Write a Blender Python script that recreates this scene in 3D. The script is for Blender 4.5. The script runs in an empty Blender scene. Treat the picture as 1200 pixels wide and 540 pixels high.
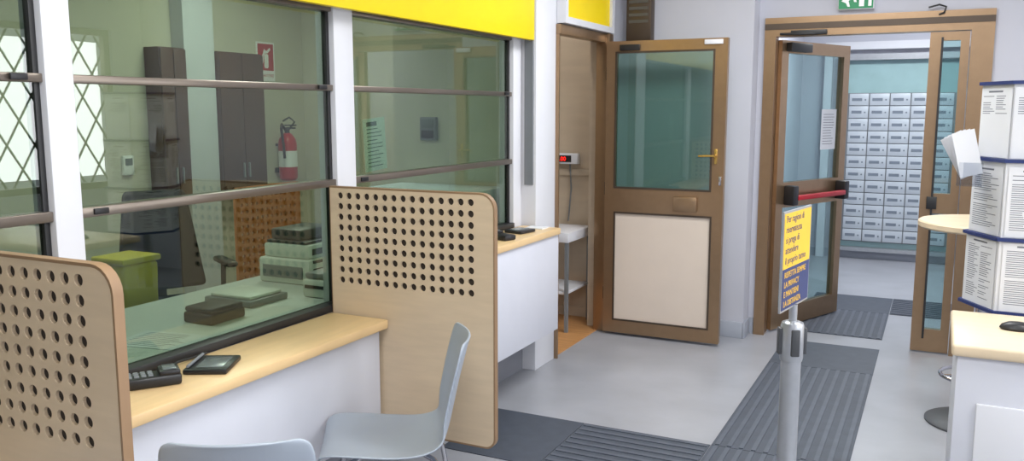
import bpy, bmesh, math, random
from mathutils import Vector, Matrix
random.seed(4)
S=bpy.context.scene
COL=S.collection
V=Vector

# ---------------------------------------------------------------- materials
def lin(c):
    r=[]
    for x in c:
        x=x/255.
        r.append(x/12.92 if x<=.04045 else ((x+.055)/1.055)**2.4)
    return (r[0],r[1],r[2],1)
def mat(name,rgb,rough=.5,metal=0,var=.06,scale=6,stretch=(1,1,1),bump=0,spec=.5,emis=0):
    m=bpy.data.materials.new(name);m.use_nodes=True
    nt=m.node_tree;b=nt.nodes['Principled BSDF']
    c=lin(rgb)
    b.inputs['Roughness'].default_value=rough;b.inputs['Metallic'].default_value=metal
    b.inputs['Specular IOR Level'].default_value=spec
    tc=nt.nodes.new('ShaderNodeTexCoord');mp=nt.nodes.new('ShaderNodeMapping')
    mp.inputs['Scale'].default_value=stretch
    n=nt.nodes.new('ShaderNodeTexNoise');n.inputs['Scale'].default_value=scale;n.inputs['Detail'].default_value=5
    r=nt.nodes.new('ShaderNodeValToRGB')
    r.color_ramp.elements[0].position=.3;r.color_ramp.elements[1].position=.7
    r.color_ramp.elements[0].color=(c[0]*(1-var),c[1]*(1-var),c[2]*(1-var),1)
    r.color_ramp.elements[1].color=(min(1,c[0]*(1+var)),min(1,c[1]*(1+var)),min(1,c[2]*(1+var)),1)
    nt.links.new(tc.outputs['Object'],mp.inputs['Vector']);nt.links.new(mp.outputs['Vector'],n.inputs['Vector'])
    nt.links.new(n.outputs['Fac'],r.inputs['Fac']);nt.links.new(r.outputs['Color'],b.inputs['Base Color'])
    if emis:
        b.inputs['Emission Color'].default_value=c;b.inputs['Emission Strength'].default_value=emis
    if bump:
        bp=nt.nodes.new('ShaderNodeBump');bp.inputs['Strength'].default_value=bump
        nt.links.new(n.outputs['Fac'],bp.inputs['Height']);nt.links.new(bp.outputs['Normal'],b.inputs['Normal'])
    return m
def glassmat(name,tint,refl=.05,edge=.5,rough=0.0):
    # thin architectural glass: tinted transmission plus a facing dependent mirror coat
    m=bpy.data.materials.new(name);m.use_nodes=True
    nt=m.node_tree;nt.nodes.clear()
    o=nt.nodes.new('ShaderNodeOutputMaterial');mx=nt.nodes.new('ShaderNodeMixShader')
    t=nt.nodes.new('ShaderNodeBsdfTransparent');g=nt.nodes.new('ShaderNodeBsdfGlossy')
    t.inputs['Color'].default_value=lin(tint);g.inputs['Roughness'].default_value=rough
    f=nt.nodes.new('ShaderNodeLayerWeight');f.inputs['Blend'].default_value=.5
    pw=nt.nodes.new('ShaderNodeMath');pw.operation='POWER';pw.inputs[1].default_value=4
    ml=nt.nodes.new('ShaderNodeMath');ml.operation='MULTIPLY_ADD';ml.inputs[1].default_value=edge;ml.inputs[2].default_value=refl
    nt.links.new(f.outputs['Facing'],pw.inputs[0]);nt.links.new(pw.outputs[0],ml.inputs[0]);nt.links.new(ml.outputs[0],mx.inputs[0])
    nt.links.new(t.outputs[0],mx.inputs[1]);nt.links.new(g.outputs[0],mx.inputs[2]);nt.links.new(mx.outputs[0],o.inputs[0])
    return m
M={}
M['wall']=mat('wall_paint',(191,192,202),.85,var=.02,scale=3)
M['white']=mat('white_paint',(214,215,221),.5,var=.015)
M['ceil']=mat('ceiling_paint',(235,235,232),.9,var=.02)
M['floor']=mat('vinyl_floor',(152,154,161),.34,var=.08,scale=3.2,bump=.02)
M['woodfloor']=mat('wood_floor',(190,140,90),.4,var=.15,scale=5,stretch=(1,8,1))
M['base']=mat('baseboard_vinyl',(160,165,176),.5,var=.03)
M['greybase']=mat('grey_plinth',(128,130,138),.6,var=.04)
M['mat']=mat('tactile_rubber',(66,72,83),.6,var=.10,scale=14)
M['matd']=mat('tactile_rubber_dark',(78,84,96),.55,var=.10,scale=14)
M['birch']=mat('birch_laminate',(205,184,156),.45,var=.05,scale=5,stretch=(1,1,7))
M['birchedge']=mat('birch_panel_edge',(140,112,84),.5)
M['felt']=mat('brown_felt',(52,44,38),.95,var=.1,scale=80)
M['counter']=mat('counter_wood',(220,188,140),.35,var=.06,scale=4,stretch=(7,1,1))
M['deskwood']=mat('desk_wood',(222,202,172),.35,var=.05,scale=4,stretch=(1,6,1))
M['fascia']=mat('fascia_laminate',(205,207,217),.45,var=.02)
M['yellow']=mat('yellow_panel',(244,214,0),.45,var=.02)
M['bronze']=mat('bronze_aluminium',(160,133,105),.30,.78,var=.04,scale=20)
M['dbronze']=mat('dark_bronze',(84,72,62),.4,.5)
M['rail']=mat('rail_metal',(128,118,108),.3,.75)
M['frame']=mat('window_frame_grey',(92,90,88),.45,.3)
M['black']=mat('black_plastic',(28,28,31),.4,var=.1)
M['blackm']=mat('black_frame',(34,34,36),.45)
M['chrome']=mat('chrome',(205,205,210),.15,1.0,var=.02)
M['alu']=mat('brushed_aluminium',(178,181,186),.32,.75,var=.04,scale=30)
M['chair']=mat('grey_polypropylene',(158,167,179),.40,var=.02)
M['doorpanel']=mat('door_infill',(214,200,187),.55,var=.02)
M['brass']=mat('brass',(206,170,96),.25,.9)
M['red']=mat('red_paint',(186,26,28),.3,var=.04)
M['redbar']=mat('red_bar',(176,32,44),.4)
M['green']=mat('exit_green',(0,120,72),.4,emis=.25)
M['signwhite']=mat('sign_white',(245,245,245),.5,var=.01)
M['paper']=mat('paper',(218,220,225),.8,var=.02)
M['ink']=mat('ink',(112,116,126),.8)
M['navy']=mat('navy_blue',(34,50,104),.5)
M['posteryellow']=mat('poster_yellow',(240,190,44),.5)
M['officewall']=mat('office_wall',(206,200,182),.85,var=.03)
M['cab']=mat('dark_cabinet',(88,58,40),.5,var=.12)  # tone of the dark glass reflections, put into solid blocks
M['lowcab']=mat('pale_cabinet',(206,214,222),.5,var=.02)
M['orange']=mat('orange_panel',(214,124,60),.5)
M['lime']=mat('yellow_bin',(196,178,40),.5)
M['offdesk']=mat('office_desk',(206,208,206),.5,var=.02)
M['printer']=mat('printer_plastic',(226,226,220),.45)
M['gray']=mat('grey_plastic',(120,124,128),.45)
M['dgray']=mat('dark_grey_plastic',(62,64,68),.45)
M['fabric']=mat('chair_fabric',(22,24,30),.9,var=.2,scale=60,bump=.2)
M['teal']=mat('teal_glass_panel',(150,180,182),.25,var=.05)
M['boxdoor']=mat('mailbox_door',(182,190,198),.4,.1)
M['boxlabel']=mat('mailbox_label',(112,122,134),.5)
M['niche']=mat('niche_wall',(190,175,155),.6,var=.05,scale=3,stretch=(1,1,6))
M['glow']=mat('window_glow',(225,235,245),.6,emis=1.4)
M['diffuser']=mat('lamp_diffuser',(255,252,245),.6,emis=4)
M['led']=mat('red_led',(230,30,20),.4,emis=2.5)
M['screen']=mat('grey_screen',(104,112,112),.2)
M['glass']=glassmat('office_glass',(205,219,207),.085)
M['doorglass']=glassmat('door_glass',(214,230,230),.04,.35)
M['frost']=glassmat('tinted_door_glass',(208,226,220),.06,.3)
M['acrylic']=glassmat('acrylic',(240,242,245),.03,.3)

# ---------------------------------------------------------------- builders
class MB:
    def __init__(s): s.bm=bmesh.new();s.mi=0
    def _tag(s,faces):
        for f in faces: f.material_index=s.mi
    def box(s,x0,x1,y0,y1,z0,z1,bev=0,seg=2,M4=None):
        r=bmesh.ops.create_cube(s.bm,size=1)
        vs=r['verts']
        for v in vs:
            v.co=V(((x0+x1)/2+v.co.x*(x1-x0),(y0+y1)/2+v.co.y*(y1-y0),(z0+z1)/2+v.co.z*(z1-z0)))
        fs=set(f for v in vs for f in v.link_faces)
        if bev:
            es=list(set(e for v in vs for e in v.link_edges))
            n0=set(s.bm.faces)-fs
            rr=bmesh.ops.bevel(s.bm,geom=es,offset=bev,segments=seg,profile=.5,affect='EDGES')
            fs=set(s.bm.faces)-n0
            vs=list(set(v for f in fs for v in f.verts))
        s._tag(fs)
        if M4 is not None:
            for v in vs: v.co=M4@v.co
        return vs
    def cyl(s,p0,p1,r0,r1=None,seg=24):
        p0=V(p0);p1=V(p1);r1=r0 if r1 is None else r1
        d=p1-p0
        m=Matrix.Translation((p0+p1)/2)@d.to_track_quat('Z','Y').to_matrix().to_4x4()
        r=bmesh.ops.create_cone(s.bm,cap_ends=True,segments=seg,radius1=r0,radius2=r1,depth=d.length,matrix=m)
        s._tag(set(f for v in r['verts'] for f in v.link_faces))
    def tube(s,pts,r,seg=10,closed=False):
        pts=[V(p) for p in pts];n=len(pts)
        rings=[];prev=None
        for i,p in enumerate(pts):
            if closed: t=(pts[(i+1)%n]-pts[i-1]).normalized()
            else:
                a=pts[max(i-1,0)];b=pts[min(i+1,n-1)];t=(b-a).normalized()
            if prev is None:
                u=t.orthogonal().normalized()
            else:
                u=(prev-t*prev.dot(t)).normalized()
            prev=u;w=t.cross(u)
            rr=r[i] if isinstance(r,(list,tuple)) else r
            rings.append([s.bm.verts.new(p+u*math.cos(2*math.pi*k/seg)*rr+w*math.sin(2*math.pi*k/seg)*rr) for k in range(seg)])
        fs=[]
        for i in range(n if closed else n-1):
            A=rings[i];B=rings[(i+1)%n]
            for k in range(seg):
                fs.append(s.bm.faces.new((A[k],A[(k+1)%seg],B[(k+1)%seg],B[k])))
        if not closed:
            fs.append(s.bm.faces.new(rings[0][::-1]));fs.append(s.bm.faces.new(rings[-1]))
        s._tag(fs)
    def lathe(s,prof,c=(0,0,0),seg=32):
        c=V(c);rings=[]
        for r,z in prof:
            if r<1e-6: rings.append([s.bm.verts.new(c+V((0,0,z)))])
            else: rings.append([s.bm.verts.new(c+V((r*math.cos(2*math.pi*k/seg),r*math.sin(2*math.pi*k/seg),z))) for k in range(seg)])
        fs=[]
        for A,B in zip(rings,rings[1:]):
            for k in range(seg):
                a=[A[0]] if len(A)==1 else [A[k],A[(k+1)%seg]]
                b=[B[0]] if len(B)==1 else [B[(k+1)%seg],B[k]]
                if len(a)+len(b)>2: fs.append(s.bm.faces.new(a+b))
        s._tag(fs)
    def plate(s,outlines,t0,t1,f):
        cu=bpy.data.curves.new('tmp','CURVE');cu.dimensions='2D';cu.fill_mode='BOTH';cu.extrude=.5
        for o in outlines:
            sp=cu.splines.new('POLY');sp.points.add(len(o)-1)
            for i,p in enumerate(o): sp.points[i].co=(p[0],p[1],0,1)
            sp.use_cyclic_u=True
        ob=bpy.data.objects.new('tmp',cu);COL.objects.link(ob)
        dg=bpy.context.evaluated_depsgraph_get();dg.update()
        me=bpy.data.meshes.new_from_object(ob.evaluated_get(dg))
        for v in me.vertices:
            t=t0+(v.co.z+.5)*(t1-t0);v.co=V(f(v.co.x,v.co.y,t))
        s._from(me);bpy.data.objects.remove(ob);bpy.data.curves.remove(cu)
    def _from(s,me):
        old=set(s.bm.faces);s.bm.from_mesh(me)
        new=[f for f in s.bm.faces if f not in old];s._tag(new)
        bmesh.ops.remove_doubles(s.bm,verts=list(set(v for f in new for v in f.verts)),dist=1e-6)
        bpy.data.meshes.remove(me)
    def text(s,body,size,o,right,up,align='CENTER',thick=.0008,xs=1):
        cu=bpy.data.curves.new('tmp','FONT');cu.body=body;cu.size=size;cu.align_x=align;cu.extrude=thick/2;cu.resolution_u=3
        ob=bpy.data.objects.new('tmp',cu);COL.objects.link(ob)
        dg=bpy.context.evaluated_depsgraph_get();dg.update()
        me=bpy.data.meshes.new_from_object(ob.evaluated_get(dg))
        R=V(right).normalized();U=V(up).normalized();N=R.cross(U);o=V(o)
        for v in me.vertices: v.co=o+R*v.co.x*xs+U*v.co.y+N*v.co.z
        s._from(me);bpy.data.objects.remove(ob);bpy.data.curves.remove(cu)
    def quadbox(s,o,a,b,n):
        o=V(o);a=V(a);b=V(b);n=V(n)
        vs=[s.bm.verts.new(o+a*i+b*j+n*k) for k in(0,1) for j in(0,1) for i in(0,1)]
        fs=[s.bm.faces.new([vs[i] for i in q]) for q in((0,2,3,1),(4,5,7,6),(0,1,5,4),(2,6,7,3),(0,4,6,2),(1,3,7,5))]
        s._tag(fs)
    def done(s,name,mats,parent=None,label=None,base=None,smooth=True,local=False,recalc=True,**props):
        if not isinstance(mats,(list,tuple)): mats=[mats]
        off=V((0,0,0))
        if parent is not None and not local: off=V(parent['_w'])
        if base is not None: off=V(base)
        for v in s.bm.verts: v.co-=off
        if recalc: bmesh.ops.recalc_face_normals(s.bm,faces=list(s.bm.faces))
        me=bpy.data.meshes.new(name);s.bm.to_mesh(me);s.bm.free()
        for m in mats: me.materials.append(M[m])
        if smooth:
            me.polygons.foreach_set('use_smooth',[True]*len(me.polygons));me.set_sharp_from_angle(angle=math.radians(35))
        ob=bpy.data.objects.new(name,me);COL.objects.link(ob)
        if parent is not None: ob.parent=parent
        if base is not None: ob.location=base
        if label: ob['label']=label
        for k,v in props.items(): ob[k]=v
        return ob
EMP=[]
def thing(name,label,category,loc=(0,0,0),rot=0,group=None,kind=None):
    e=bpy.data.objects.new(name,None);COL.objects.link(e);e.location=loc;e.rotation_euler=(0,0,rot);e.empty_display_size=.1
    e['_w']=tuple(loc);EMP.append(e)
    if kind: e['kind']=kind
    e['label']=label;e['category']=category
    if group: e['group']=group
    return e
def struct(name,mb,m,**k):
    return mb.done(name,m,kind='structure',**k)
def copy_thing(t,loc,rot=None,label=None):
    n=t.copy();n.location=loc
    if rot is not None:n.rotation_euler=(0,0,rot)
    if label:n['label']=label
    COL.objects.link(n)
    if n.type=='EMPTY':EMP.append(n)
    for c in [o for o in bpy.data.objects if o.parent==t]:
        k=c.copy();k.parent=n;COL.objects.link(k)
        for d in [o for o in bpy.data.objects if o.parent==c]:
            kk=d.copy();kk.parent=k;COL.objects.link(kk)
    return n
XZ=lambda a,b,t:(a,t,b)
YZ=lambda a,b,t:(t,a,b)
XY=lambda a,b,t:(a,b,t)
def rect(a0,a1,b0,b1): return [(a0,b0),(a1,b0),(a1,b1),(a0,b1)]
def rrect(a0,a1,b0,b1,r,n=6):
    if isinstance(r,(int,float)): r=(r,)*4
    pts=[]
    for (cx,cy,a,rr) in((a1,b0,-90,r[1]),(a1,b1,0,r[2]),(a0,b1,90,r[3]),(a0,b0,180,r[0])):
        if rr<=0: pts.append((cx,cy));continue
        ox=cx+(-rr if cx==a1 else rr);oy=cy+(-rr if cy==b1 else rr)
        for i in range(n+1):
            t=math.radians(a+90*i/n);pts.append((ox+rr*math.cos(t),oy+rr*math.sin(t)))
    return pts
def circ(cx,cy,r,n=14): return [(cx+r*math.cos(2*math.pi*i/n),cy+r*math.sin(2*math.pi*i/n)) for i in range(n)]

# ---------------------------------------------------------------- shell
H=2.9
b=MB();b.box(-5.4,2.8,-2.4,10.3,-.1,0);struct('floor',b,'floor')
b=MB();b.box(-5.4,2.8,-2.4,10.3,H,H+.1);struct('ceiling',b,'ceil')
b=MB();b.box(-3.2,-2.17,4.98,6.11,0,.005);struct('floor_niche',b,'woodfloor')
b=MB();b.plate([[(-1.17,0),(-1.12,0),(-1.12,2.21),(.255,2.21),(.255,0),(2.7,0),(2.7,H),(-1.17,H)]],6.2,6.38,XZ)
b.box(-2.2,-1.17,6.02,6.38,0,H)
struct('wall_back',b,'wall')
b=MB();b.box(-2.14,-1.17,6.005,6.02,0,.115,.004);b.box(-1.17,-1.155,6.005,6.2,0,.115,.004);b.box(-1.155,-1.13,6.185,6.2,0,.115)
struct('baseboard_back',b,'base')
b=MB();b.box(-2.36,-2.246,-.6,4.68,0,.755);struct('wall_left',b,'greybase')
b=MB();b.box(-2.36,-2.2,-.6,4.68,2.02,H)
b.box(-2.4,-2.16,4.97,5.86,2.12,H);b.box(-2.20,-2.16,5.86,6.02,0,H);struct('wall_left_header',b,'white')
b=MB();b.box(-2.28,-2.20,5.86,6.11,0,H);struct('wall_niche_reveal',b,'niche')
b=MB();b.box(-2.4,-2.16,4.68,4.97,0,H,.004);struct('trim_1',b,'white')
b=MB();b.box(-2.23,-2.175,4.665,4.68,1.15,2.02);struct('trim_2',b,'gray')
for i,(y0,y1) in enumerate(((1.61,1.70),(2.905,3.035),(4.57,4.68))):
    b=MB();b.box(-2.35,-2.255,y0,y1,.755,2.02,.004);struct('trim_%d'%(i+3),b,'white')
wy=[(4.55,5.85),(2.5,3.9),(.4,1.8),(-1.7,-.4)]
b=MB();b.plate([rect(-2.4,6.3,0,H)]+[rect(a,c,.85,2.35) for a,c in wy],2.6,2.78,YZ);struct('wall_right',b,'wall')
b=MB();b.box(-5.4,2.7,-2.4,-2.3,0,H);struct('wall_front',b,'wall')
for i,(a,c) in enumerate(wy):
    b=MB();b.plate([rect(a,c,.85,2.35),rect(a+.06,(a+c)/2-.03,.91,2.29),rect((a+c)/2+.03,c-.06,.91,2.29)],2.64,2.7,YZ)
    w=b.done('window_%d'%(i+10),'dbronze',kind='structure')
    b=MB()
    st=.26
    def clip(ya,yb):
        t0=0;t1=1
        for lim,s_ in((a,1),(c,-1)):
            f0=(ya-lim)*s_;f1=(yb-lim)*s_
            if f0<0 and f1<0:return None
            if f0<0:t0=max(t0,f0/(f0-f1))
            if f1<0:t1=min(t1,f0/(f0-f1))
        return (t0,t1) if t1>t0+.01 else None
    for k in range(-8,12):
        for sgn in(1,-1):
            ya=a+k*st;yb=ya+sgn*1.5*.6
            r=clip(ya,yb)
            if r:
                P=[(2.74,ya+(yb-ya)*t,.85+1.5*t) for t in r];b.cyl(P[0],P[1],.011,seg=6)
    struct('trim_%d'%(i+20),b,'blackm')
# ---------------------------------------------------------------- office shell
b=MB();b.box(-5.4,-5.25,-2.3,6.45,0,H);struct('wall_office_far',b,'officewall')
b=MB();b.plate([rect(-5.25,-3.2,0,H),rect(-4.25,-3.9,1.0,2.05)],6.3,6.45,XZ);b.box(-3.2,-2.42,6.14,6.3,0,H);struct('wall_office_end',b,'officewall')
b=MB();b.box(-4.25,-3.9,6.38,6.4,1.0,2.05);w=struct('window_9',b,'glow')
b=MB();b.box(-3.25,-3.2,4.85,6.14,0,H);struct('wall_niche',b,'niche')
b=MB();b.box(-3.25,-2.4,4.80,4.85,0,H);struct('wall_niche_side',b,'officewall')
b=MB();b.box(-3.2,-2.2,6.11,6.14,0,H);b.box(-3.2,-2.28,6.09,6.11,1.10,1.15,.003);b.box(-3.2,-2.28,6.095,6.11,0,.08);struct('wall_niche_back',b,'niche')
# ---------------------------------------------------------------- vestibule shell
b=MB();b.box(-1.5,-1.4,6.38,10,0,H);struct('wall_vestibule_left',b,'wall')
b=MB();b.box(1.3,1.4,6.38,10,0,H);struct('wall_vestibule_right',b,'wall')
b=MB();b.box(-1.5,1.4,9.96,10.1,0,H);struct('wall_vestibule_back',b,'wall')
b=MB();b.box(-1.4,1.3,9.93,9.96,0,.09);struct('baseboard_vestibule',b,'base')
b=MB();b.plate([[(-1.16,0),(-1.16,2.3),(.3,2.3),(.3,0),(.22,0),(.22,2.22),(-1.08,2.22),(-1.08,0)]],9.86,9.958,XZ);struct('trim_40',b,'white')

# ---------------------------------------------------------------- glazed partition windows
def bay(n,y0,y1,zb,lab):
    e=thing('window_%d'%n,lab,'window',(-2.29,(y0+y1)/2,zb),kind='structure')
    b=MB()
    b.box(-2.305,-2.28,y0,y0+.018,zb,2.02,.002);b.box(-2.305,-2.28,y1-.018,y1,zb,2.02,.002)
    b.box(-2.31,-2.248,y0,y1,zb,zb+.03,.002)
    b.done('window_frame','blackm',e)
    b=MB()
    b.box(-2.315,-2.265,y0,y1,1.675,1.700,.003);b.box(-2.315,-2.262,y0,y1,1.280,1.310,.003);b.box(-2.315,-2.265,y0,y1,1.995,2.02,.003)
    b.done('window_rail','rail',e,label='brushed bronze sash rail')
    for k,(za,zc) in enumerate(((zb+.03,1.280),(1.310,1.675),(1.70,1.995))):
        b=MB();x=-2.298+.008*(k%2);b.box(x,x+.005,y0+.018,y1-.018,za,zc);b.done('glass_pane','glass',e,label='clear green-tinted glass pane')
    for ya,za in((y1-.10,1.68),(y0+.04,1.287)):
        b=MB();b.box(-2.265,-2.255,ya,ya+.05,za,za+.018,.002);b.done('latch','black',e,label='small black latch')
bay(1,-.6,1.61,.757,'glazed teller window with metal sash rails')
bay(2,1.70,2.905,.757,'tall glazed teller window above the wooden counter')
bay(3,3.035,4.57,.90,'glazed teller window above the raised counter')

e=thing('fascia_sign','long plain yellow fascia sign panel above the teller windows','sign',(-2.19,2.2,2.0))
b=MB();b.box(-2.198,-2.165,-.6,4.665,2.0,2.42,.003);b.done('panel','yellow',e)
b=MB();b.box(-2.199,-2.16,-.6,4.665,2.42,2.44);b.done('top_trim','alu',e,label='thin aluminium top trim')
e=thing('illuminated_sign','white framed box sign with yellow face above doorway','sign',(-2.15,5.45,2.12))
b=MB();b.plate([rect(4.975,5.86,2.125,2.45),rect(5.02,5.81,2.165,2.41)],-2.158,-2.10,YZ);b.done('frame','white',e)
b=MB();b.box(-2.158,-2.12,5.02,5.81,2.165,2.41);b.done('face','yellow',e)
e=thing('wall_vent_box','dark brown metal box mounted high beside the wall','box',(-1.94,6.0,2.1))
b=MB();b.box(-2.04,-1.86,5.93,6.018,2.07,2.62,.004);b.done('body','dbronze',e)
b=MB()
for k in range(8): b.box(-2.02,-1.88,5.925,5.932,2.2+k*.045,2.22+k*.045)
b.done('grille','frame',e)

# ---------------------------------------------------------------- counters
def counter(y0,y1,z,lab,xf=-1.955):
    e=thing('service_counter',lab,'counter',(-2.1,(y0+y1)/2,.29))
    b=MB();b.box(-2.243,xf,y0,y1,z-.038,z,.007);b.done('countertop','counter',e)
    b=MB();b.box(-2.02,-2.0,y0+.002,y1-.002,.29,z-.039,.002);b.done('fascia','fascia',e,label='pale lilac white laminate front')
    for y in(y0+.03,y1-.05):
        b=MB();b.box(-2.243,-2.022,y,y+.02,.35,z-.039);b.done('bracket','greybase',e)
counter(1.2,2.82,.76,'pale wood counter top with white front panel')
counter(2.86,4.66,.905,'raised pale wood counter with white front panel',-1.985)
counter(-.5,1.16,.76,'pale wood counter behind the perforated screen')
b=MB();b.box(-2.36,-2.248,3.035,4.57,.755,.9);struct('trim_8',b,'white')
def screen(y,lab):
    e=thing('perforated_screen',lab,'privacy screen',(-1.86,y,.29),group='perforated privacy screens')
    outs=[rrect(-2.243,-1.48,.29,1.285,(0,.04,.06,0))]
    for i in range(15):
        for j in range(9): outs.append(circ(-2.19+i*.0436,.90+j*.0438,.0138,18))
    b=MB();b.plate(outs,y-.012,y-.003,XZ);b.plate(outs,y+.003,y+.012,XZ);b.done('panel','birch',e)
    b=MB();b.plate([rrect(-2.242,-1.485,.295,1.28,(0,.036,.056,0))],y-.0028,y+.0028,XZ);b.done('core','felt',e,label='dark brown felt core')
    b=MB()
    b.plate([rrect(-2.244,-1.477,.287,1.288,(0,.042,.062,0)),rrect(-2.241,-1.483,.294,1.281,(0,.038,.056,0))],y-.0125,y+.0125,XZ);b.done('edge_band','birchedge',e,label='brown edge banding')
screen(1.18,'birch laminate privacy screen with punched holes beside nearer counter')
screen(2.845,'birch laminate privacy screen with punched holes between two counters')

# ---------------------------------------------------------------- door 1 (open single door)
e=thing('door_1','open bronze framed door with glass top and beige panel','door',(-2.1,5.73,0),kind='structure')
b=MB();b.plate([rect(-2.1,-1.27,.02,2.06),rect(-2.03,-1.355,1.06,1.985),rect(-2.025,-1.345,.115,.885)],5.708,5.755,XZ);b.done('door_leaf','bronze',e)
b=MB();b.box(-2.03,-1.355,5.729,5.735,1.06,1.985);b.done('glass_pane','frost',e)
b=MB();b.box(-2.025,-1.345,5.716,5.747,.115,.885);b.done('infill_panel','doorpanel',e,label='plain beige infill panel')
b=MB();b.plate([rect(-2.035,-1.35,1.053,1.99),rect(-2.022,-1.363,1.066,1.977)],5.703,5.709,XZ);b.plate([rect(-2.03,-1.34,.11,.89),rect(-2.018,-1.352,.122,.878)],5.703,5.709,XZ);b.done('glazing_bead','dbronze',e)
b=MB();b.box(-1.335,-1.315,5.700,5.708,1.24,1.34,.002);b.cyl((-1.325,5.708,1.295),(-1.325,5.66,1.295),.009);b.tube([(-1.325,5.662,1.295),(-1.36,5.66,1.296),(-1.43,5.66,1.293)],.008);b.done('handle','brass',e,label='brass lever handle')
b=MB();b.box(-1.60,-1.44,5.68,5.708,.915,1.015,.004);b.done('lock_box','bronze',e)
b=MB();b.box(-1.30,-1.285,5.700,5.708,1.10,1.16,.002);b.done('lock_cylinder','chrome',e)
b=MB();b.box(-1.42,-1.30,5.69,5.708,2.02,2.05,.003);b.done('door_catch','white',e)
b=MB();b.box(-2.0,-1.86,5.685,5.708,1.995,2.035,.003);b.done('door_closer','black',e)
b=MB();b.box(-2.2,-2.105,5.77,5.855,0,2.12,.003);b.box(-2.2,-2.13,4.975,5.855,2.06,2.12,.003);b.box(-2.2,-2.14,4.972,4.99,0,2.06,.002);b.done('door_frame','bronze',e)
for z in(.25,1.0,1.8):
    b=MB();b.cyl((-2.108,5.75,z),(-2.108,5.75,z+.09),.011,seg=12);b.done('hinge','dbronze',e)

# ---------------------------------------------------------------- door 2 (entrance)
e=thing('door_2','bronze framed glazed entrance door standing open','door',(-.43,6.24,0),kind='structure')
b=MB();b.plate([[(-1.125,0),(-1.05,0),(-1.05,2.09),(.13,2.09),(.13,0),(.258,0),(.258,2.215),(-1.125,2.215)]],6.17,6.29,XZ);b.done('door_frame','bronze',e)
b=MB();b.plate([rect(-1.125,.258,2.135,2.175)],6.165,6.171,XZ);b.done('frame_bead','dbronze',e)
b=MB();b.plate([rect(-.10,.125,.01,2.085),rect(-.03,.075,1.06,2.03),rect(-.03,.075,.16,.93)],6.19,6.24,XZ);b.done('side_leaf','bronze',e)
b=MB();b.box(-.03,.075,6.212,6.218,.16,2.03);b.done('glass_pane','doorglass',e)
b=MB();b.box(-.035,-.022,6.17,6.19,.1,2.05);b.box(-.06,-.0,6.165,6.185,.96,1.04,.003);b.done('bolt_rod','blackm',e,label='black vertical bolt rod')
lf=bpy.data.objects.new('door_leaf',None);COL.objects.link(lf);lf.parent=e;lf.location=(-1.045+.43,.05,0);lf.rotation_euler=(0,0,math.radians(67));lf['label']='main glazed leaf swung outward'
b=MB();b.plate([rect(0,.93,.015,2.075),rect(.085,.845,1.08,1.99),rect(.085,.845,.16,.9)],-.025,.025,XZ);b.done('leaf_frame','bronze',lf,local=True)
b=MB();b.box(.085,.845,-.003,.003,1.08,1.99);b.box(.085,.845,-.003,.003,.16,.9);b.done('glass_pane','doorglass',lf,local=True)
for xa in(.09,.80):
    b=MB();b.box(xa,xa+.07,-.11,-.026,.92,1.06,.01);b.done('panic_bar_housing','black',lf,local=True,label='black end block')
b=MB();b.box(.15,.81,-.115,-.08,.955,.99,.006);b.done('panic_bar','redbar',lf,local=True,label='red push bar')
b=MB();b.box(.05,.32,-.07,-.026,2.0,2.06,.004);b.done('door_closer','blackm',lf,local=True)
b=MB();b.tube([(-1.02+.0,6.16,2.105),(-.9,6.12,2.10),(-.78,6.15,2.10),(-.72,6.165,2.11)],.008);b.box(-.95,-.72,6.14,6.17,2.095,2.125,.003);b.done('closer_arm','blackm',e)
b=MB();b.box(-.105,.105,-.001,.001,-.15,.15)
b.mi=1
for k in range(12): b.box(-.08,.08-random.random()*.05,-.0016,-.001,.11-k*.02,.114-k*.02)
n=b.done('paper_notice',['paper','ink'],label='white printed sheet taped on door glass',category='notice')
ang=math.radians(67);n.location=(-1.045+math.cos(ang)*.70+math.sin(ang)*.005,6.29+math.sin(ang)*.70-math.cos(ang)*.005,1.45);n.rotation_euler=(0,0,ang)

e=thing('exit_sign','green emergency exit sign with white running figure','sign',(-.56,6.17,2.245))
b=MB();b.box(-.66,-.44,6.15,6.195,2.245,2.40,.004);b.done('housing','white',e)
b=MB();b.box(-.655,-.445,6.145,6.15,2.25,2.395);b.done('face','green',e)
b=MB();b.box(-.53,-.50,6.143,6.145,2.262,2.33)
b.box(-.475,-.455,6.143,6.145,2.262,2.385);b.box(-.60,-.575,6.143,6.145,2.33,2.36)
b.cyl((-.588,6.1445,2.375),(-.588,6.143,2.375),.012,seg=14)
b.plate([[(-.64,2.30),(-.61,2.285),(-.60,2.262),(-.585,2.262),(-.595,2.30),(-.57,2.315),(-.56,2.29),(-.545,2.29),(-.555,2.33),(-.575,2.335),(-.60,2.33)]],6.143,6.145,XZ)
b.done('pictogram','signwhite',e)
b=MB();b.tube([(-.12,6.16,2.235),(-.06,6.155,2.25),(-.02,6.155,2.235),(-.03,6.157,2.20),(-.06,6.16,2.19)],.006);b.done('door_cable','blackm',label='short black cable loop above the door frame',category='cable',base=(-.06,6.16,2.19))

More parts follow.
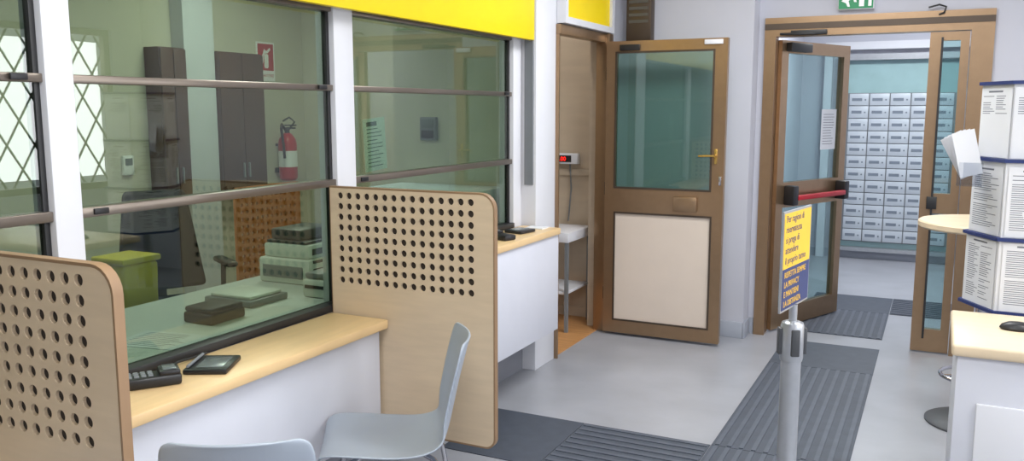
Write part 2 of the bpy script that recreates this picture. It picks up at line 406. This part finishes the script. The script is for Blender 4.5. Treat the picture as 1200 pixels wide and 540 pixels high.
# ---------------------------------------------------------------- post office boxes
e=thing('post_box_cabinet','aluminium framed wall of grey numbered post boxes','mailboxes',(-.4,9.93,.09))
b=MB();b.plate([rect(-1.0,.2,.09,2.17),rect(-.94,.14,.13,2.11)],9.84,9.955,XZ);b.done('frame','alu',e)
b=MB();b.box(-.94,.14,9.93,9.955,.13,2.11);b.done('back_panel','teal',e,label='pale teal glass panel')
b=MB();b.box(-.915,.115,9.89,9.93,.19,1.77);b.done('body','gray',e)
b=MB();b.box(-.095,.095,-.012,0,.004,.127,.003);b.mi=1;b.box(-.07,.03,-.014,-.012,.05,.08);b.box(.055,.07,-.016,-.012,.055,.07)
d=b.done('box_door',['boxdoor','boxlabel'],e,local=True)
for i in range(5):
    for j in range(12):
        k=d if (i==0 and j==0) else d.copy()
        if k is not d: COL.objects.link(k);k.parent=e
        k.location=(-.8+i*.2+.4,9.888-9.93,.195+j*.131-.09)

# ---------------------------------------------------------------- tactile strips
def strip(x0,x1,y0,y1,rib,lab):
    b=MB();b.box(x0+.002,x1-.002,y0+.002,y1-.002,0.0005,.004)
    b.mi=1
    if rib=='y':
        n=int((x1-x0)/.055)
        for k in range(n):
            x=x0+(k+.5)*(x1-x0)/n;b.box(x-.011,x+.011,y0+.01,y1-.01,.004,.008)
    elif rib=='x':
        n=int((y1-y0)/.055)
        for k in range(n):
            y=y0+(k+.5)*(y1-y0)/n;b.box(x0+.01,x1-.01,y-.011,y+.011,.004,.008)
    b.done('tactile_floor_strip',['mat','matd'],label=lab,category='floor strip',group='tactile floor strips',base=((x0+x1)/2,(y0+y1)/2,0))
R='dark grey ribbed rubber tactile strip on the floor';Fl='dark grey flat rubber tactile tile on the floor'
strip(-2.05,-1.55,3.37,3.97,'',Fl);strip(-1.55,-.9,3.37,3.97,'x',R);strip(-.9,-.28,3.37,3.97,'y',R)
strip(-.9,-.28,3.97,5.5,'y',R);strip(-.9,-.28,5.5,6.12,'',Fl);strip(-.9,-.28,6.4,7.25,'y',R);strip(-.9,-.28,7.25,7.87,'',Fl);strip(-.28,.9,7.25,7.87,'x',R)
strip(-.9,-.28,1.2,3.37,'y',R)

# ---------------------------------------------------------------- stanchion
e=thing('barrier_post','silver retractable belt barrier post','barrier post',(-.36,2.6,0))
b=MB();b.lathe([(0,0),(.16,0),(.16,.012),(.14,.022),(.04,.03),(0,.03)],(-.36,2.6,0));b.done('base','alu',e)
b=MB();b.lathe([(0,.03),(.029,.03),(.029,.86),(0,.86)],(-.36,2.6,0));b.done('pole','alu',e)
b=MB();b.lathe([(0,.86),(.032,.86),(.034,.87),(.034,.965),(.031,.975),(.02,.98),(0,.98)],(-.36,2.6,0));b.done('belt_cassette','alu',e)
for a in range(4):
    b=MB();t=math.radians(45+90*a-20);c=V((-.36+.034*math.cos(t),2.6+.034*math.sin(t),.92));mm=Matrix.Translation(c)@Matrix.Rotation(t,4,'Z');b.box(-.008,.008,-.012,.012,-.04,.04,.003,M4=mm)
    b.done('belt_slot','dgray',e)
b=MB();b.cyl((-.36,2.6,.98),(-.36,2.6,1.03),.012);b.done('sign_stem','alu',e)
dirv=V((.04,.24,0)).normalized();o=V((-.38,2.475,1.025));W=.25;Hh=.29;nrm=dirv.cross(V((0,0,1)))
e=thing('queue_sign','yellow and navy upright courtesy sign on barrier post','sign',(-.36,2.6,1.02))
b=MB();b.quadbox(o-nrm*.004,dirv*W,V((0,0,Hh)),nrm*.006);b.done('sign_board','alu',e)
b=MB();b.quadbox(o+dirv*.006+V((0,0,.125))+nrm*.002,dirv*(W-.012),V((0,0,Hh-.131)),nrm*.001);b.done('upper_panel','posteryellow',e)
b=MB();b.quadbox(o+dirv*.006+V((0,0,.006))+nrm*.002,dirv*(W-.012),V((0,0,.119)),nrm*.001);b.done('lower_panel','navy',e)
b=MB()
for k,t in enumerate(('Per ragioni di','riservatezza','si prega di','attendere','il proprio turno')):
    b.text(t,.029,o+dirv*.02+V((0,0,.258-k*.030))+nrm*.0032,dirv,(0,0,1),'LEFT')
b.done('lettering','navy',e,label='navy text')
b=MB()
for k,t in enumerate(('RISPETTA SEMPRE','LA PRIVACY','E MANTIENI','LA DISTANZA')):
    b.text(t,.0245,o+dirv*.02+V((0,0,.098-k*.028))+nrm*.0032,dirv,(0,0,1),'LEFT')
b.done('lettering','posteryellow',e,label='yellow text')

# ---------------------------------------------------------------- high round table
e=thing('bar_table','high round pale wood table on chrome pedestal','table',(.24,4.86,0))
c=(.24,4.86,0)
b=MB();b.lathe([(0,1.01),(.31,1.01),(.32,1.018),(.32,1.04),(.312,1.046),(0,1.046)],c,48);b.done('table_top','deskwood',e)
b=MB();b.lathe([(0,.02),(.03,.02),(.03,1.01),(0,1.01)],c);b.done('pole','chrome',e)
b=MB();b.lathe([(0,0),(.23,0),(.23,.008),(.21,.016),(.06,.03),(0,.03)],c,48);b.done('base','dgray',e)
b=MB();b.tube([(.24+.17*math.cos(t*math.pi/20),4.86+.17*math.sin(t*math.pi/20),.25) for t in range(40)],.010,closed=True);b.tube([(.24,4.86,.25),(.08,4.80,.25)],.008);b.done('foot_ring','chrome',e)

# ---------------------------------------------------------------- leaflet column
cx,cy,rr=.37,4.22,.255
e=thing('display_column','rotating notice column with navy bands and white sheets','display stand',(cx,cy,0))
b=MB();b.lathe([(0,0),(.2,0),(.2,.015),(.03,.03),(0,.03)],(cx,cy,0));b.done('base','gray',e)
b=MB();b.cyl((cx,cy,.03),(cx,cy,.77),.025);b.done('pole','alu',e)
def hexpts(r,a0=178): return [(cx+r*math.cos(math.radians(a0+60*k)),cy+r*math.sin(math.radians(a0+60*k))) for k in range(6)]
b=MB()
for (z0,z1,dr) in((.77,1.065,0),(1.075,1.385,-.006),(1.395,1.70,-.02)):
    b.plate([hexpts(rr-.012+dr)],z0,z1,XY)
b.done('core','paper',e)
b=MB()
for z,dr in((.76,0),(1.065,0),(1.385,-.008),(1.70,-.022)): b.plate([hexpts(rr+.004+dr)],z,z+.014,XY)
b.done('band','navy',e,label='navy blue horizontal band')
for tier,(z,dr) in enumerate(((.775,0),(1.082,-.006),(1.402,-.02))):
    hp=hexpts(rr+dr)
    for k in(0,1,2,5):
        p=V((*hp[k],0));q=V((*hp[(k+1)%6],0));d=(q-p).normalized();n=d.cross(V((0,0,1)))
        if n.dot(p-V((cx,cy,0)))<0:n=-n
        w=(q-p).length
        pw=.215;o=p+d*(w-pw)/2+n*(-.008)+V((0,0,z));hh=.285
        rd=d if d.cross(V((0,0,1))).dot(n)>0 else -d
        oo=o if rd==d else o+d*pw
        b=MB();b.quadbox(oo,rd*pw,V((0,0,hh)),n*.001)
        b.mi=1
        cols=(0,) if (tier+k)%2 else (0,1)
        cw=(pw-.03)/len(cols)
        if tier==2: nl=9
        else: nl=26
        for cc in cols:
            for L in range(nl):
                if random.random()<.14: continue
                b.quadbox(oo+rd*(.015+cc*cw)+V((0,0,hh-.035-L*.0088))+n*.001,rd*(cw-.008)*random.uniform(.5,1),V((0,0,.0030)),n*.0004)
        b.quadbox(oo+rd*.05+V((0,0,hh-.018))+n*.001,rd*.1,V((0,0,.007)),n*.0004)
        b.done('printed_notice',['paper','ink'],label='printed white sheet in the notice column pocket',category='notice',group='notices on the display column',base=tuple(oo),recalc=False)
for k in range(4):
    mm=Matrix.Translation((.125,4.085+k*.02,1.325))@Matrix.Rotation(math.radians(16),4,'Z')@Matrix.Rotation(math.radians(-14-k*5),4,'Y')
    l=MB();l.box(-.045,.045,-.0006,.0006,0,.19,M4=mm)
    l.done('leaflet','paper',label='white folded leaflet sticking out of holder',category='leaflet',group='leaflets beside the display column',base=(.125,4.085+k*.02,1.325))
b=MB();b.box(.07,.165,4.07,4.075,1.28,1.38);b.box(.07,.165,4.165,4.17,1.28,1.38);b.box(.07,.165,4.075,4.165,1.28,1.285);b.done('leaflet_holder','acrylic',e)

# ---------------------------------------------------------------- right desk
e=thing('reception_desk','white desk with pale wood top and drawer','desk',(.6,3.65,0))
b=MB();b.box(.08,1.3,3.34,3.93,.735,.78,.012,3);b.done('desk_top','deskwood',e)
b=MB();b.box(.10,1.26,3.36,3.91,.0,.735,.003);b.done('body','fascia',e)
b=MB();b.box(.17,.60,3.345,3.36,.04,.57,.004);dd=b.done('cabinet_door','white',e)
b=MB();b.box(.62,1.22,3.345,3.36,.04,.57,.004);b.done('cabinet_door','white',e)
e=thing('computer_mouse','black computer mouse on the desk','mouse',(.30,3.66,.78))
b=MB();b.lathe([(0,0),(.03,0),(.034,.008),(.03,.02),(.018,.03),(0,.034)],(0,0,0),24)
for v in b.bm.verts: v.co.x*=1.75;
for v in b.bm.verts: v.co+=V((.30,3.66,.78))
b.done('shell','black',e)
b=MB();b.cyl((.325,3.664,.806),(.325,3.656,.806),.006,seg=12);b.done('scroll_wheel','gray',e)

# ---------------------------------------------------------------- chairs
def shell_chair(lab):
    e=thing('plastic_chair',lab,'chair',(0,0,0),group='grey plastic chairs')
    bm=bmesh.new();NU=18;NV=30
    prof=[(-.235,.415),(-.225,.437),(-.19,.448),(-.10,.442),(0,.432),(.09,.430),(.15,.442),(.19,.472),(.212,.52),(.228,.59),(.245,.67),(.265,.75),(.28,.805),(.288,.82)]
    wid=[.17,.195,.208,.215,.215,.205,.19,.172,.165,.172,.182,.188,.178,.15]
    def samp(a,t):
        x=t*(len(a)-1);i=min(int(x),len(a)-2);f=x-i
        def g(k): return a[max(0,min(len(a)-1,k))]
        p0,p1,p2,p3=g(i-1),g(i),g(i+1),g(i+2)
        return .5*(2*p1+(p2-p0)*f+(2*p0-5*p1+4*p2-p3)*f*f+(3*p1-p0-3*p2+p3)*f**3)
    g=[]
    for j in range(NV+1):
        t=j/NV;y=samp([p[0] for p in prof],t);z=samp([p[1] for p in prof],t);w=samp(wid,t)
        row=[]
        back=max(0,min(1,(t-.5)/.15))
        for i in range(NU+1):
            s_=-1+2*i/NU
            lift=.022*abs(s_)**3*(1-back)
            fwd=-.035*abs(s_)**2*back
            row.append(bm.verts.new((w*s_,y+fwd,z+lift)))
        g.append(row)
    for j in range(NV):
        for i in range(NU): bm.faces.new((g[j][i],g[j][i+1],g[j+1][i+1],g[j+1][i]))
    m=MB();m.bm.free();m.bm=bm
    ob=m.done('seat_shell','chair',e,local=True,recalc=False)
    so=ob.modifiers.new('s','SOLIDIFY');so.thickness=.009;so.offset=0
    bv=ob.modifiers.new('b','SUBSURF');bv.levels=1;bv.render_levels=1
    for sx in(-1,1):
        for sy in(-1,1):
            b=MB();P=[(sx*.06,sy*.09+.01,.415),(sx*.13,sy*.14+.01,.410),(sx*.165,sy*.165+.01,.39),(sx*.185,sy*.185+.01,.33),(sx*.225,sy*.235+.01,.012)]
            b.tube(P,.0095,12);b.cyl((sx*.225,sy*.235+.01,0),(sx*.225,sy*.235+.01,.016),.012,seg=12);b.done('leg','chrome',e,local=True,label='tubular chrome leg')
    b=MB();b.box(-.085,.085,-.10,.12,.410,.424,.004);b.done('seat_bracket','gray',e,local=True)
    return e
def face(dx,dy): return math.atan2(dx,-dy)*1.0
c1=shell_chair('light grey one-piece plastic chair beside perforated screen')
c1.location=(-1.69,2.43,0);c1.rotation_euler=(0,0,face(-.83,-.55))
c2=copy_thing(c1,(-1.595,1.68,0),face(-.52,.85),'grey one-piece plastic chair with its back turned')

# ---------------------------------------------------------------- counter devices
e=thing('card_reader','black card payment terminal with keypad on counter','card reader',(-2.13,1.80,.76),rot=math.radians(-35))
b=MB();b.box(-.04,.04,-.085,.085,0,.035,.010,3);b.box(-.036,.036,.02,.082,.03,.05,.008,2);b.done('body','black',e,local=True)
b=MB();b.box(-.028,.028,.032,.07,.0495,.052,.001);b.done('display','screen',e,local=True)
b=MB()
for i in range(3):
    for j in range(4): b.box(-.026+i*.019,-.012+i*.019,-.07+j*.02,-.056+j*.02,.034,.039,.001)
b.done('keypad','gray',e,local=True)
e=thing('signature_pad','flat black signature pad with grey screen','signature pad',(-2.10,2.02,.76),rot=math.radians(-62))
b=MB();b.box(-.085,.085,-.07,.07,0,.018,.006,2);b.done('body','black',e,local=True)
b=MB();b.box(-.06,.06,-.035,.05,.0175,.0195,.001);b.done('display','screen',e,local=True)
b=MB();b.tube([(-.075,-.055,.024),(.07,-.057,.024)],.005);b.done('stylus','gray',e,local=True)
b=MB();b.tube([(-2.20,1.92,.765),(-2.21,1.98,.775),(-2.22,2.05,.768),(-2.23,2.12,.766)],.004);b.done('device_cable','black',label='thin black cable on the counter',category='cable',base=(-2.19,1.92,.765))
e=thing('card_reader','small black card terminal on the raised counter','card reader',(-2.10,4.10,.905),rot=math.radians(70))
b=MB();b.box(-.04,.04,-.08,.08,0,.03,.008,2);b.box(-.036,.036,.015,.078,.026,.042,.006);b.done('body','black',e,local=True)
b=MB();b.box(-.028,.028,.03,.066,.0415,.044,.001);b.done('display','screen',e,local=True)
e=thing('signature_pad','small black signature pad on the raised counter','signature pad',(-2.12,4.38,.905),rot=math.radians(80))
b=MB();b.box(-.07,.07,-.06,.06,0,.018,.005);b.done('body','black',e,local=True)
b=MB();b.box(-.05,.05,-.03,.04,.0175,.0195,.001);b.done('display','screen',e,local=True)
b=MB();b.box(-2.16,-2.05,4.53,4.62,.905,.912);b.done('paper_stack','paper',label='small stack of white slips on raised counter',category='paper',base=(-2.1,4.57,.905))

# ---------------------------------------------------------------- niche contents
e=thing('side_table','small white table with grey metal legs and shelf','table',(-2.58,5.82,0.005))
b=MB();b.box(-2.80,-2.32,5.58,6.05,.66,.73,.006);b.done('table_top','white',e)
b=MB();b.box(-2.78,-2.34,5.60,6.03,.28,.30,.003);b.done('shelf','white',e)
for x in(-2.78,-2.34):
    for y in(5.60,6.03):
        b=MB();b.box(x-.012,x+.012,y-.012,y+.012,.005,.66);b.done('leg','gray',e)
e=thing('scale_display','wall mounted display with glowing red digits','display',(-2.54,6.05,1.2))
b=MB();b.box(-2.70,-2.44,6.03,6.088,1.19,1.27,.006);b.done('housing','white',e)
b=MB();b.box(-2.68,-2.49,6.026,6.03,1.205,1.255);b.done('screen','black',e)
b=MB();b.text('0.00',.045,(-2.57,6.025,1.214),(1,0,0),(0,0,1));b.done('digits','led',e,label='red digits')
b=MB();b.tube([(-2.52,6.08,1.19),(-2.51,6.085,1.0),(-2.53,6.08,.75)],.006);b.done('display_cable','gray',label='grey cable hanging below the wall display',category='cable',base=(-2.52,6.08,.75))

# ---------------------------------------------------------------- office contents
e=thing('office_desk','long pale grey desk behind the teller glass','desk',(-2.73,2.7,0))
b=MB();b.box(-3.13,-2.37,1.0,4.3,.715,.745,.004);b.done('desk_top','offdesk',e)
for y in(1.1,2.7,4.2):
    b=MB();b.box(-3.05,-2.42,y-.02,y+.02,0,.715);b.done('side_panel','gray',e)
e=thing('storage_cabinet','low pale blue white storage cabinet against wall','cabinet',(-2.82,4.6,0))
b=MB();b.box(-3.2,-2.42,4.42,4.795,0,1.12,.004);b.done('body','lowcab',e)
for x0,x1 in((-3.195,-2.812),(-2.808,-2.425)):
    b=MB();b.box(x0,x1,4.402,4.42,.06,1.10,.003);b.done('door','lowcab',e)
e=thing('printer','white desktop printer with dark lid and output slots','printer',(-2.86,3.42,.745))
b=MB();b.box(-3.03,-2.71,3.25,3.60,.745,.87,.012);b.box(-3.01,-2.73,3.27,3.58,.872,.94,.010);b.done('body','printer',e)
b=MB();b.box(-3.0,-2.75,3.28,3.57,.942,.955,.004);b.box(-2.99,-2.80,3.30,3.56,.956,1.01,.012);b.done('lid','dgray',e,label='dark grey lid')
b=MB();b.box(-2.73,-2.62,3.30,3.54,.79,.798,.003);b.done('paper_tray','gray',e)
for z in(.812,.852):
    b=MB();b.box(-2.712,-2.706,3.28,3.57,z,z+.014);b.done('slot','black',e)
b=MB();b.box(-2.732,-2.726,3.30,3.40,.89,.92);b.done('control_panel','dgray',e)
b=MB();b.box(-3.0,-2.75,3.244,3.25,.775,.835,.002);b.done('side_vent','gray',e)
e=thing('printer','beige receipt printer beside larger printer','printer',(-2.5,3.13,.745))
b=MB();b.box(-2.59,-2.42,3.05,3.22,.745,.83,.015);b.done('body','printer',e)
b=MB();b.box(-2.58,-2.43,3.06,3.21,.831,.86,.01);b.done('lid','gray',e)
b=MB();b.box(-2.57,-2.44,3.045,3.05,.79,.805);b.done('slot','black',e)
e=thing('passbook_scanner','flat grey scanner on the office desk','scanner',(-2.75,2.9,.745))
b=MB();b.box(-2.9,-2.63,2.76,3.0,.745,.775,.006);b.done('body','gray',e)
b=MB();b.box(-2.88,-2.65,2.78,2.98,.776,.79,.004);b.done('lid','printer',e)
e=thing('stamp_case','black case with rounded lid on office desk','case',(-2.62,2.54,.745))
b=MB();b.box(-2.71,-2.55,2.46,2.65,.745,.79,.012,3);b.done('body','black',e)
b=MB();b.box(-2.705,-2.555,2.465,2.645,.791,.812,.010,3);b.done('lid','blackm',e)
for k,(x,y,a) in enumerate(((-2.56,2.22,10),(-2.68,1.95,-8),(-2.54,1.68,14))):
    b=MB();b.box(-.148,.148,-.105,.105,0,.003);b.mi=1
    for L in range(10): b.box(-.12,.12-random.random()*.1,-.085+L*.018,-.081+L*.018,.003,.0033)
    o=b.done('paper_sheet',['paper','ink'],label='loose white printed sheet on the office desk',category='paper',group='sheets on office desk');o.location=(x,y,.745+.0005*k);o.rotation_euler=(0,0,math.radians(a))
e=thing('office_chair','black fabric office swivel chair with armrests','chair',(-3.62,3.22,0),rot=math.radians(62))
b=MB();b.box(-.24,.24,-.24,.24,.50,.58,.035,4);b.done('seat','fabric',e,local=True)
b=MB();vs=b.box(-.23,.23,.20,.27,.62,1.16,.03,4)
for v in b.bm.verts: v.co.y+= -.06*(abs(v.co.x)/.22)**2+.06*((v.co.z-.58)/.5)**2; v.co.x*=1-.25*max(0,(v.co.z-.85)/.25)
b.done('backrest','fabric',e,local=True)
b=MB();b.box(-.03,.03,.21,.25,.48,.70,.006);b.done('back_support','black',e,local=True)
for sx in(-1,1):
    b=MB();b.tube([(sx*.24,.05,.52),(sx*.29,.05,.54),(sx*.29,.03,.76)],.014);b.box(sx*.29-.03,sx*.29+.03,-.14,.12,.76,.79,.012,3);b.done('armrest','black',e,local=True)
b=MB();b.cyl((0,0,.1),(0,0,.50),.028);b.done('gas_column','chrome',e,local=True)
b=MB()
for k in range(5):
    a=2*math.pi*k/5;b.tube([(0,0,.11),(.15*math.cos(a),.15*math.sin(a),.10),(.30*math.cos(a),.30*math.sin(a),.07)],[.03,.024,.016])
    b.cyl((.30*math.cos(a)-.02*math.sin(a),.30*math.sin(a)+.02*math.cos(a),.03),(.30*math.cos(a)+.02*math.sin(a),.30*math.sin(a)-.02*math.cos(a),.03),.03,seg=16)
b.done('base','black',e,local=True)
# tall floor-standing yellow bin just behind the desk
e=thing('waste_bin','yellow plastic bin with rim standing behind the desk','bin',(-3.36,2.74,0))
b=MB();b.box(-.10,.10,-.10,.10,0,.90,.02,3)
for v in b.bm.verts:
    f=.8+.2*v.co.z/.90;v.co.x*=f;v.co.y*=f
b.done('body','lime',e,local=True)
b=MB();b.box(-.108,.108,-.108,.108,.901,.93,.009,2);b.done('lid','lime',e,local=True)
for y0,y1 in((4.54,4.78),(5.11,5.60)):
    e=thing('wall_cabinet','dark brown office wall cabinet mounted high','cabinet',(-5.17,(y0+y1)/2,.95),group='dark office wall cabinets')  # cabinet shapes added to imitate dark reflections in the teller glass
    b=MB();b.box(-5.249,-5.10,y0,y1,.95,2.05,.004);b.done('body','cab',e)
    ym=(y0+y1)/2
    for a,c in((y0,ym),(ym,y1)):
        b=MB();b.box(-5.10,-5.08,a+.004,c-.004,.96,2.04,.003);dr=b.done('door','cab',e)
        b=MB();yy=c-.03 if c==ym else a+.03;b.box(-5.08,-5.065,yy-.006,yy+.006,1.05,1.17,.002);k=b.done('handle','alu',e)
        k.parent=dr
b=MB();b.box(-5.25,-5.12,4.80,5.10,0,H);struct('trim_30',b,'white')
e=thing('perforated_screen','orange perforated low divider inside office','privacy screen',(-4.2,4.7,0))  # panel added in the office to imitate an orange reflection in the glass
outs=[rrect(4.3,4.95,.1,1.08,.03)]
for i in range(12):
    for j in range(14): outs.append(circ(4.36+i*.048,.36+j*.05,.014,10))
b=MB();b.plate(outs,-4.21,-4.19,YZ);b.done('panel','orange',e)
for y in(4.36,4.89):
    b=MB();b.box(-4.33,-4.07,y-.02,y+.02,0,.02,.004);b.box(-4.215,-4.185,y-.015,y+.015,.019,.12);b.done('foot','gray',e)
e=thing('thermostat','small white wall thermostat','thermostat',(-5.24,4.33,1.14))
b=MB();b.box(-5.25,-5.225,4.29,4.38,1.13,1.27,.005);b.done('body','signwhite',e)
b=MB();b.box(-5.226,-5.222,4.305,4.365,1.2,1.25);b.done('display','screen',e)
ex,ey=-5.14,5.93
e=thing('fire_extinguisher','red wall mounted fire extinguisher with black hose','fire extinguisher',(ex,ey,.98))
b=MB();b.lathe([(0,.98),(.06,.98),(.078,1.0),(.08,1.03),(.08,1.30),(.072,1.34),(.045,1.38),(.025,1.395),(0,1.395)],(ex,ey,0));b.done('cylinder','red',e)
b=MB();b.cyl((ex,ey,1.395),(ex,ey,1.43),.022);b.box(ex-.02,ex+.09,ey-.012,ey+.012,1.43,1.445,.003);b.box(ex-.02,ex+.10,ey-.012,ey+.012,1.455,1.468,.003);b.done('valve_handle','black',e)
b=MB();b.tube([(ex,ey-.02,1.42),(ex+.03,ey-.10,1.47),(ex+.05,ey-.13,1.44),(ex+.06,ey-.12,1.30),(ex+.06,ey-.11,1.18)],.012);b.tube([(ex,ey+.02,1.42),(ex+.02,ey+.08,1.49),(ex+.03,ey,1.53),(ex+.03,ey-.08,1.50)],.008);b.done('hose','black',e)
b=MB();b.lathe([(.0812,1.10),(.0812,1.24)],(ex,ey,0));b.done('label_sticker','signwhite',e,label='white instruction sticker')
b=MB();b.box(-5.25,ex-.07,ey-.05,ey+.05,1.05,1.09);b.done('wall_bracket','blackm',e)
b=MB();b.box(-5.25,ex-.05,ey-.03,ey+.03,1.28,1.30);b.done('wall_bracket','blackm',e)
e=thing('extinguisher_sign','red and white fire extinguisher sign on wall','sign',(-5.24,5.83,1.9))
R_=(0,1,0);U_=(0,0,1)
b=MB();b.box(-5.249,-5.243,5.70,5.92,1.84,2.17);b.done('plate','signwhite',e)
b=MB();b.box(-5.243,-5.241,5.715,5.905,1.93,2.155);b.done('pictogram_field','red',e)
b=MB();b.plate([rrect(5.79,5.84,1.95,2.07,.015)],-5.241,-5.239,YZ);b.plate([[(5.80,2.075),(5.83,2.075),(5.87,2.11),(5.86,2.125),(5.82,2.095),(5.79,2.11),(5.77,2.06),(5.765,1.99),(5.775,1.99),(5.782,2.055)]],-5.241,-5.239,YZ);b.done('pictogram','signwhite',e)
b=MB();b.text('ESTINTORE',.036,(-5.242,5.81,1.875),(0,1,0),U_);b.done('lettering','red',e)
b=MB();mm=Matrix.Translation((-2.335,3.29,1.44))@Matrix.Rotation(math.radians(4),4,'X');b.box(-.001,.001,-.085,.085,-.12,.12,M4=mm);b.mi=1
for L in range(11): b.box(.0011,.0016,-.06,.06-random.random()*.04,.07-L*.017,.074-L*.017,M4=mm)
b.mi=1;b.box(.0011,.0016,-.06,.02,.085,.105,M4=mm)
b.done('paper_notice',['signwhite','ink'],label='white printed notice taped behind teller glass',category='notice',base=(-2.335,3.29,1.32))
e=thing('wall_phone','grey intercom box on the office end wall','intercom',(-2.97,4.79,1.4))
b=MB();b.box(-3.03,-2.91,4.765,4.799,1.40,1.55,.006);b.done('body','gray',e)
b=MB();b.box(-3.015,-2.925,4.761,4.765,1.48,1.535);b.done('display','screen',e)
b=MB();b.box(-3.015,-2.925,4.761,4.765,1.415,1.465);b.done('keypad','black',e)

# ---------------------------------------------------------------- ceiling lamps
def lamp(x,y,w,l,power,col=(1,1,1),z=H):
    e=thing('ceiling_light_panel','square white recessed ceiling light panel','ceiling light',(x,y,z-.05),group='ceiling light panels')
    b=MB();b.plate([rect(x-w/2-.03,x+w/2+.03,y-l/2-.03,y+l/2+.03),rect(x-w/2,x+w/2,y-l/2,y+l/2)],z-.05,z-.001,XY);b.done('housing','white',e)
    b=MB();b.box(x-w/2,x+w/2,y-l/2,y+l/2,z-.03,z-.02);b.done('diffuser','diffuser',e)
    L=bpy.data.lights.new('area','AREA');L.shape='RECTANGLE';L.size=w;L.size_y=l;L.energy=power;L.color=col
    o=bpy.data.objects.new('area_light',L);COL.objects.link(o);o.parent=e;o.location=(0,0,-.005)
lamp(-.6,1.2,1.2,.6,42,(.97,.985,1));lamp(-.6,4.4,1.2,.6,47,(.97,.985,1));lamp(1.4,2.8,1.2,.6,38,(.97,.985,1));lamp(.6,-1,1.2,.6,30,(.97,.985,1))
lamp(-3.8,2.4,.6,.6,32,(1,.98,.94));lamp(-4.1,4.8,.6,.6,32,(1,.98,.94))
lamp(-.1,8.2,1.2,.6,76,(.93,.97,1));lamp(-2.75,5.5,.3,.3,6,(1,.97,.93))
for i,(a,c) in enumerate(wy):
    L=bpy.data.lights.new('window_daylight','AREA');L.shape='RECTANGLE';L.size=c-a;L.size_y=1.5;L.energy=48;L.color=(.95,.97,1)
    o=bpy.data.objects.new('window_daylight',L);COL.objects.link(o);o.location=(2.95,(a+c)/2,1.6);o.rotation_euler=(0,math.radians(90),0)

W_=bpy.data.worlds.new('World');S.world=W_;W_.use_nodes=True
bg=W_.node_tree.nodes['Background'];bg.inputs[0].default_value=(.86,.92,1,1);bg.inputs[1].default_value=1.1

for e in EMP:
    if '_w' in e: del e['_w']
# ---------------------------------------------------------------- camera
f=1009.;p=math.atan(142/f);psi=math.atan(505/math.hypot(142,f))
cam=bpy.data.cameras.new('camera');co=bpy.data.objects.new('camera',cam);COL.objects.link(co)
cam.sensor_fit='HORIZONTAL';cam.sensor_width=36;cam.lens=f/1200*36;cam.clip_start=.05
co.location=(0,0,1.6);co.rotation_euler=(math.pi/2-p,0,psi)
S.camera=co
try: S.view_settings.view_transform='Standard'
except Exception: pass
